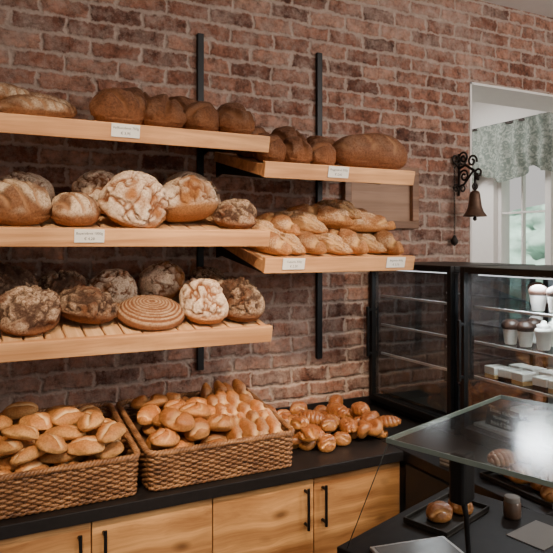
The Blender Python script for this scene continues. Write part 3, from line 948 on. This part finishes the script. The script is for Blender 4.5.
prof = [(0.0, 0.0), (0.012, 0.0), (0.022, -0.006), (0.028, -0.022), (0.031, -0.055), (0.036, -0.085), (0.046, -0.112), (0.060, -0.132), (0.062, -0.138), (0.058, -0.138), (0.044, -0.114), (0.032, -0.085), (0.027, -0.05), (0.0, -0.01)]
obj("bell_cup", lathe("bell_cup", prof, 40), M_brass, b, (0, -0.13, -0.01))
vs, fs = [], []
tube([(0, -0.13, 0.08), (0, -0.13, -0.01)], 0.006, 8, False, vs, fs)
tube([(0.016*math.cos(a*math.pi/8), -0.13, 0.012+0.016*math.sin(a*math.pi/8)) for a in range(16)], 0.005, 6, True, vs, fs)
obj("hanger", pydata("hanger", vs, fs), M_iron, b)
vs, fs = [], []
tube([(0, -0.13, -0.03), (0, -0.13, -0.15)], 0.003, 6, False, vs, fs)
tube([(0, -0.13, -0.148), (0, -0.13, -0.155), (0, -0.13, -0.165), (0, -0.13, -0.172)], [0.004, 0.011, 0.011, 0.003], 10, False, vs, fs)
obj("clapper", pydata("clapper", vs, fs), M_iron, b)
vs, fs = [], []
for k in range(24):
    zc = 0.11-0.0148*k
    ang = math.pi/2*(k % 2)
    tube([(-0.05+0.0042*math.cos(a*math.pi/5)*math.cos(ang), -0.03+0.0042*math.cos(a*math.pi/5)*math.sin(ang), zc+0.009*math.sin(a*math.pi/5)) for a in range(10)], 0.0016, 5, True, vs, fs)
zc = -0.245
tube([(-0.05, -0.03, zc), (-0.05, -0.03, zc-0.010), (-0.05, -0.03, zc-0.030), (-0.05, -0.03, zc-0.045), (-0.05, -0.03, zc-0.06)], [0.004, 0.010, 0.020, 0.018, 0.003], 14, False, vs, fs)
tube([(-0.05, -0.03, 0.12), (-0.025, -0.02, 0.135), (0, -0.012, 0.12)], 0.004, 6, False, vs, fs)
obj("pull_chain", pydata("pull_chain", vs, fs), M_iron, b)

# ------------------------------------------------------------------ display fridges
FX = 1.85
FW, FDp, FH = 0.585, 0.50, 0.72
FZ = CT+0.001
SHZ = [0.105, 0.265, 0.41, 0.555]
def fridge(y0, lab, far):
    c = empty("display_fridge", (FX, y0, FZ), lab, "display fridge", "countertop display fridges")
    t = 0.02
    fr = [(0.012, t+0.012, 0, t, 0.06, FH-0.03), (0.012, t+0.012, FW-t, FW, 0.06, FH-0.03),
          (FDp-t, FDp, 0, t, 0.06, FH-0.03), (FDp-t, FDp, FW-t, FW, 0.06, FH-0.03),
          (0.012, FDp, 0, FW, 0, 0.06), (0.012, FDp, 0, FW, FH-0.03, FH)]
    obj("body", boxes("body", fr, 0.003), M_black, c)
    zb, zt = 0.06, FH-0.03
    obj("back_panel", quad("back_panel", (FDp-0.01, t, zb), (FDp-0.01, FW-t, zb), (FDp-0.01, FW-t, zt), (FDp-0.01, t, zt)), M_dim if far else M_back, c)
    for yy in (0.008, FW-0.008):
        obj("side_glass", quad("side_glass", (t+0.012, yy, zb), (FDp-t, yy, zb), (FDp-t, yy, zt), (t+0.012, yy, zt)), M_dim if (yy > 0.1 or far) else M_glass, c)
    d = empty("door", (0, 0, 0), None, None); d.parent = c
    tt = 0.024
    obj("door_frame", boxes("door_frame", [(-0.012, 0.010, 0, tt, 0.03, FH), (-0.012, 0.010, FW-tt, FW, 0.03, FH),
        (-0.012, 0.010, tt, FW-tt, 0.03, 0.03+0.03), (-0.012, 0.010, tt, FW-tt, FH-0.025, FH)], 0.003), M_black, d)
    obj("door_glass", quad("door_glass", (0, tt, 0.06), (0, FW-tt, 0.06), (0, FW-tt, FH-0.025), (0, tt, FH-0.025)), M_glass, d)
    obj("handle", boxes("handle", [(-0.04, -0.028, FW-0.026, FW-0.012, 0.25, 0.5), (-0.03, -0.012, FW-0.024, FW-0.014, 0.26, 0.272), (-0.03, -0.012, FW-0.024, FW-0.014, 0.478, 0.49)], 0.002), M_black, d)
    for z in SHZ[1:]:
        s = obj("shelf", quad("shelf", (0.05, 0.024, z), (FDp-0.03, 0.024, z), (FDp-0.03, FW-0.024, z), (0.05, FW-0.024, z)), M_gshelf, c)
        obj("shelf_edge", boxes("shelf_edge", [(0.042, 0.050, 0.024, FW-0.024, z-0.008, z+0.003), (FDp-0.03, FDp-0.024, 0.024, FW-0.024, z-0.008, z+0.002)], 0.001, 1), M_steel, s)
    obj("floor_tray", boxes("floor_tray", [(0.04, FDp-0.03, 0.024, FW-0.024, 0.061, 0.075)], 0.002), M_tray if far else M_steel, c)
    obj("light_strip", boxes("light_strip", [(0.04, 0.06, 0.05, FW-0.05, FH-0.036, FH-0.031)]), M_led, c)  # in the far, unlit fridge this glowing strip is only an addition
    return c
fridge(2.0, "black framed glass display fridge beside the brick wall, nearly empty", True)
fridge(1.36, "black framed glass display fridge filled with desserts in cups", False)

cupm = lathe("cup", [(0.0, 0.0), (0.021, 0.0), (0.023, 0.004), (0.031, 0.065), (0.033, 0.067), (0.031, 0.068), (0.029, 0.064), (0.0, 0.062)], 28)
crm = lathe("cream", [(0.029, 0.062), (0.034, 0.070), (0.031, 0.080), (0.024, 0.083), (0.026, 0.090), (0.018, 0.097), (0.012, 0.099), (0.010, 0.108), (0.0, 0.112)], 28)
crd = lathe("choc_dome", [(0.030, 0.060), (0.036, 0.068), (0.036, 0.080), (0.028, 0.092), (0.014, 0.099), (0.0, 0.101)], 28)
cupm.materials.append(M_card); crd.materials.append(M_choc); crm.materials.append(M_cream)
def cup(x, y, z, white):
    c = empty("dessert_cup", (x, y, z), "small white dessert cup with %s topping" % ("whipped cream" if white else "dark chocolate"), "dessert", "dessert cups in the display fridge")
    obj("cup", cupm, None, c); obj("topping", crm if white else crd, None, c)
for (x, y, s_, wt_) in [(1.97, 1.665, 3, 0), (1.97, 1.585, 3, 0), (2.08, 1.63, 3, 0), (1.96, 1.50, 3, 0), (2.16, 1.70, 3, 1), (2.12, 1.80, 3, 0),
                     (1.97, 1.80, 2, 0), (1.97, 1.725, 2, 0), (2.08, 1.78, 2, 0), (1.97, 1.53, 2, 0), (1.97, 1.64, 2, 1), (2.08, 1.68, 2, 1), (2.16, 1.84, 2, 1)]:
    cup(x, y, FZ+SHZ[s_]+0.001, wt_)
B_gold2 = simple("sponge", (0.6, 0.38, 0.17), 0.8, bump=0.4, scale=80)
def cake(x, y, z, rz, top):
    c = empty("cake_slice", (x, y, z), "square cream cake slice on the glass shelf", "cake", "cake slices in the display fridge", rz)
    obj("sponge", boxes("sponge", [(-0.035, 0.035, -0.03, 0.03, 0, 0.016)], 0.002), M_choc if top == 1 else B_gold2, c)
    obj("cream_layer", boxes("cream_layer", [(-0.036, 0.036, -0.031, 0.031, 0.016, 0.048)], 0.004), M_cream, c)
for i_, y in enumerate((1.86, 1.79, 1.72, 1.62, 1.55)):
    cake(1.955, y, FZ+SHZ[1]+0.001, R(random.uniform(-8, 8)), 1 if i_ % 2 else 0)
for y in (1.83, 1.76, 1.68, 1.60):
    cake(2.06, y, FZ+SHZ[1]+0.001, R(random.uniform(-8, 8)), 1)
for y in (1.66, 1.58, 1.50, 1.42):
    cake(1.96, y, FZ+0.077, R(random.uniform(-8, 8)), 1)
for y in (1.86, 1.77, 1.68, 1.59):
    cake(2.10, y, FZ+0.077, R(random.uniform(-8, 8)), 1)
def menu(x, y, z, wid, hgt, lines, lab, size):
    cc = empty("menu_card", (x, y, z), lab, "sign", "chalk price cards")
    cc.rotation_euler = (0, 0, R(-90))
    obj("card", boxes("card", [(-wid/2, wid/2, -0.002, 0.002, 0, hgt)], 0.001, 1), M_slate, cc, None, (R(-10), 0, 0))
    for k, s_ in enumerate(lines):
        zz = hgt*(0.70-0.29*k)
        obj("lettering", text_mesh(s_, size, M_chalk), M_chalk, cc, (0, -0.004+0.174*zz, zz), (R(80), 0, 0))
menu(1.915, 1.80, FZ+0.077, 0.16, 0.08, ("Schoko Kuchen", "Himbeere", "Stück € 2,80"), "small black chalk card with white handwriting in the fridge", 0.020)
menu(1.905, 1.54, FZ+0.077, 0.07, 0.045, ("Torte", "€ 3,20"), "tiny black price card in the fridge", 0.013)

# pastry tray on return worktop
tr = empty("pastry_tray", (1.72, 1.46, CT+0.001), "flat dark tray with brown rolls beside the fridge", "tray")
obj("tray", boxes("tray", [(-0.11, 0.10, -0.15, 0.15, 0, 0.004), (-0.11, -0.104, -0.15, 0.15, 0.004, 0.016), (0.094, 0.10, -0.15, 0.15, 0.004, 0.016), (-0.104, 0.094, -0.15, -0.144, 0.004, 0.016), (-0.104, 0.094, 0.144, 0.15, 0.004, 0.016)], 0.001, 1), M_tray, tr)
PR = Pile(Matrix.Translation((1.72, 1.46, CT+0.005)), -0.14, 0.13, -0.18, 0.18, shrink=0.75)
PR.pack(["plait", "plump"], 12, (-0.06, 0.05), (-0.11, 0.11), 60, 0.1, 0.115,
        name="glazed_pastry", label="brown baked pastry on the dark tray", cat="pastry", group="pastries on the tray")
bg_ = empty("paper_bag_stack", (1.61, 1.72, CT+0.001), "small stack of white paper bags on the black worktop", "paper bags", rotz=R(12))
for i in range(5):
    obj("paper_bag", boxes("bag", [(-0.035, 0.035, -0.05, 0.05, 0.007*i, 0.007*i+0.0055)], 0.001, 1), M_steel if i % 2 else M_paper, bg_, None, (0, 0, R(random.uniform(-5, 5))))

# ------------------------------------------------------------------ glass serving counter
AR = R(18)
GX, GY = 0.905, 1.385
g = empty("glass_counter", (GX, GY, 0), "dark serving counter with a green tinted glass guard", "counter", rotz=AR)
DZ = E-0.80
obj("base", boxes("base", [(0.0, 0.57, -1.05, 0.0, 0.0, DZ-0.03)], 0.003), M_dark, g)
obj("deck", boxes("deck", [(-0.015, 0.58, -1.06, 0.015, DZ-0.03, DZ)], 0.004), M_deck, g)
GZ = E-0.45
gt = obj("glass_top", quad("glass_top", (-0.085, -0.95, GZ-0.001), (0.50, -0.95, GZ-0.001), (0.50, -0.195, GZ-0.001), (-0.085, -0.195, GZ-0.001)), M_gtop, g)
obj("glass_edge", boxes("glass_edge", [(-0.085, 0.502, -0.195, -0.193, GZ-0.011, GZ), (-0.087, -0.085, -0.95, -0.193, GZ-0.011, GZ), (0.50, 0.502, -0.95, -0.193, GZ-0.011, GZ)]), M_gedge, gt)
pane = obj("guard_pane", quad("pane", (-0.005, -0.01, DZ+0.001), (0.57, -0.01, DZ+0.001), (0.50, -0.197, GZ-0.013), (-0.083, -0.197, GZ-0.013)), M_glassg, g)
vs, fs = [], []
tube([(-0.005, -0.013, DZ+0.002), (-0.085, -0.198, GZ-0.012)], 0.0012, 8, False, vs, fs)
obj("glass_edge", pydata("pane_edge", vs, fs), M_gedge2, pane)
vs, fs = [], []
tube([(-0.035, -0.36, GZ-0.10), (-0.02, -0.36, GZ-0.15), (0.0, -0.36, DZ+0.05), (0.004, -0.36, DZ)], [0.008, 0.006, 0.006, 0.012], 14, False, vs, fs)
obj("support_arm", pydata("arm", vs, fs), M_black, g)
obj("glass_clamp", boxes("clamp", [(-0.065, -0.012, -0.380, -0.340, GZ-0.115, GZ-0.004)], 0.012, 4), M_black, g)
vs, fs = [], []
tube([(0.46, -0.80, DZ), (0.46, -0.80, GZ-0.004)], 0.011, 12, False, vs, fs)
obj("support_post", pydata("post", vs, fs), M_black, g)

def deckpos(lx, ly, z=0.001):
    return (GX+lx*math.cos(AR)-ly*math.sin(AR), GY+lx*math.sin(AR)+ly*math.cos(AR), DZ+z)
tb = empty("tablet", (1.05, 1.26, DZ+0.001), "silver framed tablet lying on the dark counter", "tablet", rotz=R(-10))
obj("case", boxes("case", [(-0.11, 0.11, -0.085, 0.06, 0, 0.009)], 0.003), M_steel, tb)
obj("screen", boxes("screen", [(-0.100, 0.100, -0.076, 0.051, 0.0092, 0.0100)]), M_screen, tb)
meta(obj("paper_sheet", boxes("paper_sheet", [(-0.075, 0.075, -0.05, 0.06, 0, 0.002)]), M_paper, None, (1.42, 1.19, DZ+0.001), (0, 0, R(10))), "grey printed sheet lying on the counter", "paper")
jr = empty("jar", (1.44, 1.31, DZ+0.001), "small glass jar with a dull lid on the counter", "jar")
obj("glass_body", lathe("glass_body", [(0, 0), (0.022, 0), (0.025, 0.006), (0.025, 0.042), (0.020, 0.048)], 28), M_berry, jr)
obj("lid", lathe("lid", [(0.0225, 0.048), (0.0225, 0.060), (0.020, 0.062), (0, 0.062)], 28), M_paper, jr)
# low tray with buns and a small card inside the glass case
tx, ty, tz = deckpos(0.36, -0.10)
st = empty("serving_tray", (tx, ty, tz), "low dark serving tray with buns inside the glass case", "tray", rotz=AR)
obj("tray", boxes("tray", [(-0.13, 0.12, -0.07, 0.07, 0, 0.004), (-0.13, -0.125, -0.07, 0.07, 0.004, 0.016), (0.115, 0.12, -0.07, 0.07, 0.004, 0.016), (-0.125, 0.115, -0.07, -0.065, 0.004, 0.016), (-0.125, 0.115, 0.065, 0.07, 0.004, 0.016)], 0.001, 1), M_tray, st)
PC = Pile(Matrix.Translation((tx, ty, tz+0.005)) @ Matrix.Rotation(AR, 4, 'Z'), -0.155, 0.145, -0.10, 0.10)
PC.pack(["plump", "plait"], 5, (-0.08, 0.07), (-0.02, 0.02), 60, 0.05, 0.07,
        name="glazed_pastry", label="brown bun on the low serving tray", cat="pastry", group="buns in the glass case")

# ------------------------------------------------------------------ lights
def area(name, loc, target, size, power, col, spread=None):
    l = bpy.data.lights.new(name, 'AREA'); l.shape = 'DISK'; l.size = size; l.energy = power; l.color = col
    if spread: l.spread = spread
    o = bpy.data.objects.new(name, l); o.location = loc
    o.rotation_euler = (Vector(target)-Vector(loc)).to_track_quat('-Z', 'Y').to_euler()
    link(o); return o
def spot(name, loc, target, power, col, ang, blend=0.6, rad=0.06):
    l = bpy.data.lights.new(name, 'SPOT'); l.energy = power; l.color = col; l.spot_size = R(ang); l.spot_blend = blend; l.shadow_soft_size = rad
    o = bpy.data.objects.new(name, l); o.location = loc
    o.rotation_euler = (Vector(target)-Vector(loc)).to_track_quat('-Z', 'Y').to_euler()
    link(o); return o
WARM = (1.0, 0.75, 0.50)
spot("ceiling_spot", (-0.1, 0.5, 2.95), (0.5, 2.15, E-0.25), 205, WARM, 46, 0.9, 0.08)
spot("ceiling_spot", (0.9, 0.5, 2.95), (0.95, 2.15, E-0.55), 185, WARM, 46, 0.9, 0.08)
spot("ceiling_spot", (1.7, 0.7, 2.95), (1.45, 2.15, E-0.25), 100, WARM, 46, 0.9, 0.08)
area("ceiling_lamp", (0.8, -0.6, 2.9), (0.9, 1.8, 1.2), 1.2, 20, (1.0, 0.86, 0.72))
area("daylight_fill", (3.2, -0.9, 2.7), (2.5, 2.5, 2.1), 1.2, 64, (1.0, 0.92, 0.86))  # unseen soft source added as daylight to brighten the right of the wall
area("alcove_lamp", (3.2, 4.0, 3.0), (3.4, 4.0, 0), 0.8, 32, (1.0, 0.97, 0.93))
area("fridge_fill_light", (1.95, 1.65, FZ+FH-0.045), (2.0, 1.65, FZ), 0.15, 8.0, (0.90, 0.95, 1.0))
area("fridge_fill_light", (2.0, 2.3, FZ+FH-0.045), (2.05, 2.3, FZ), 0.15, 2.0, (0.90, 0.95, 1.0))  # weak light added to lift the unlit far fridge
s = bpy.data.lights.new("sun", 'SUN'); s.energy = 10.0; s.angle = 0.05; s.color = (1, 0.97, 0.9)
so = bpy.data.objects.new("sun", s); so.rotation_euler = (R(20), R(-40), 0); link(so)

wd = bpy.data.worlds.new("World"); sc.world = wd; wd.use_nodes = True
bg = wd.node_tree.nodes["Background"]
bg.inputs[0].default_value = (1.0, 0.955, 0.91, 1); bg.inputs[1].default_value = 0.68

# ------------------------------------------------------------------ camera
cam = bpy.data.cameras.new("camera"); cam.sensor_width = 36; cam.lens = 620/553*36
cam.shift_y = -31.5/553; cam.clip_start = 0.05
co = bpy.data.objects.new("camera", cam); co.location = (0, 0, E); co.rotation_euler = (R(90), 0, R(-26.9))
link(co); sc.camera = co
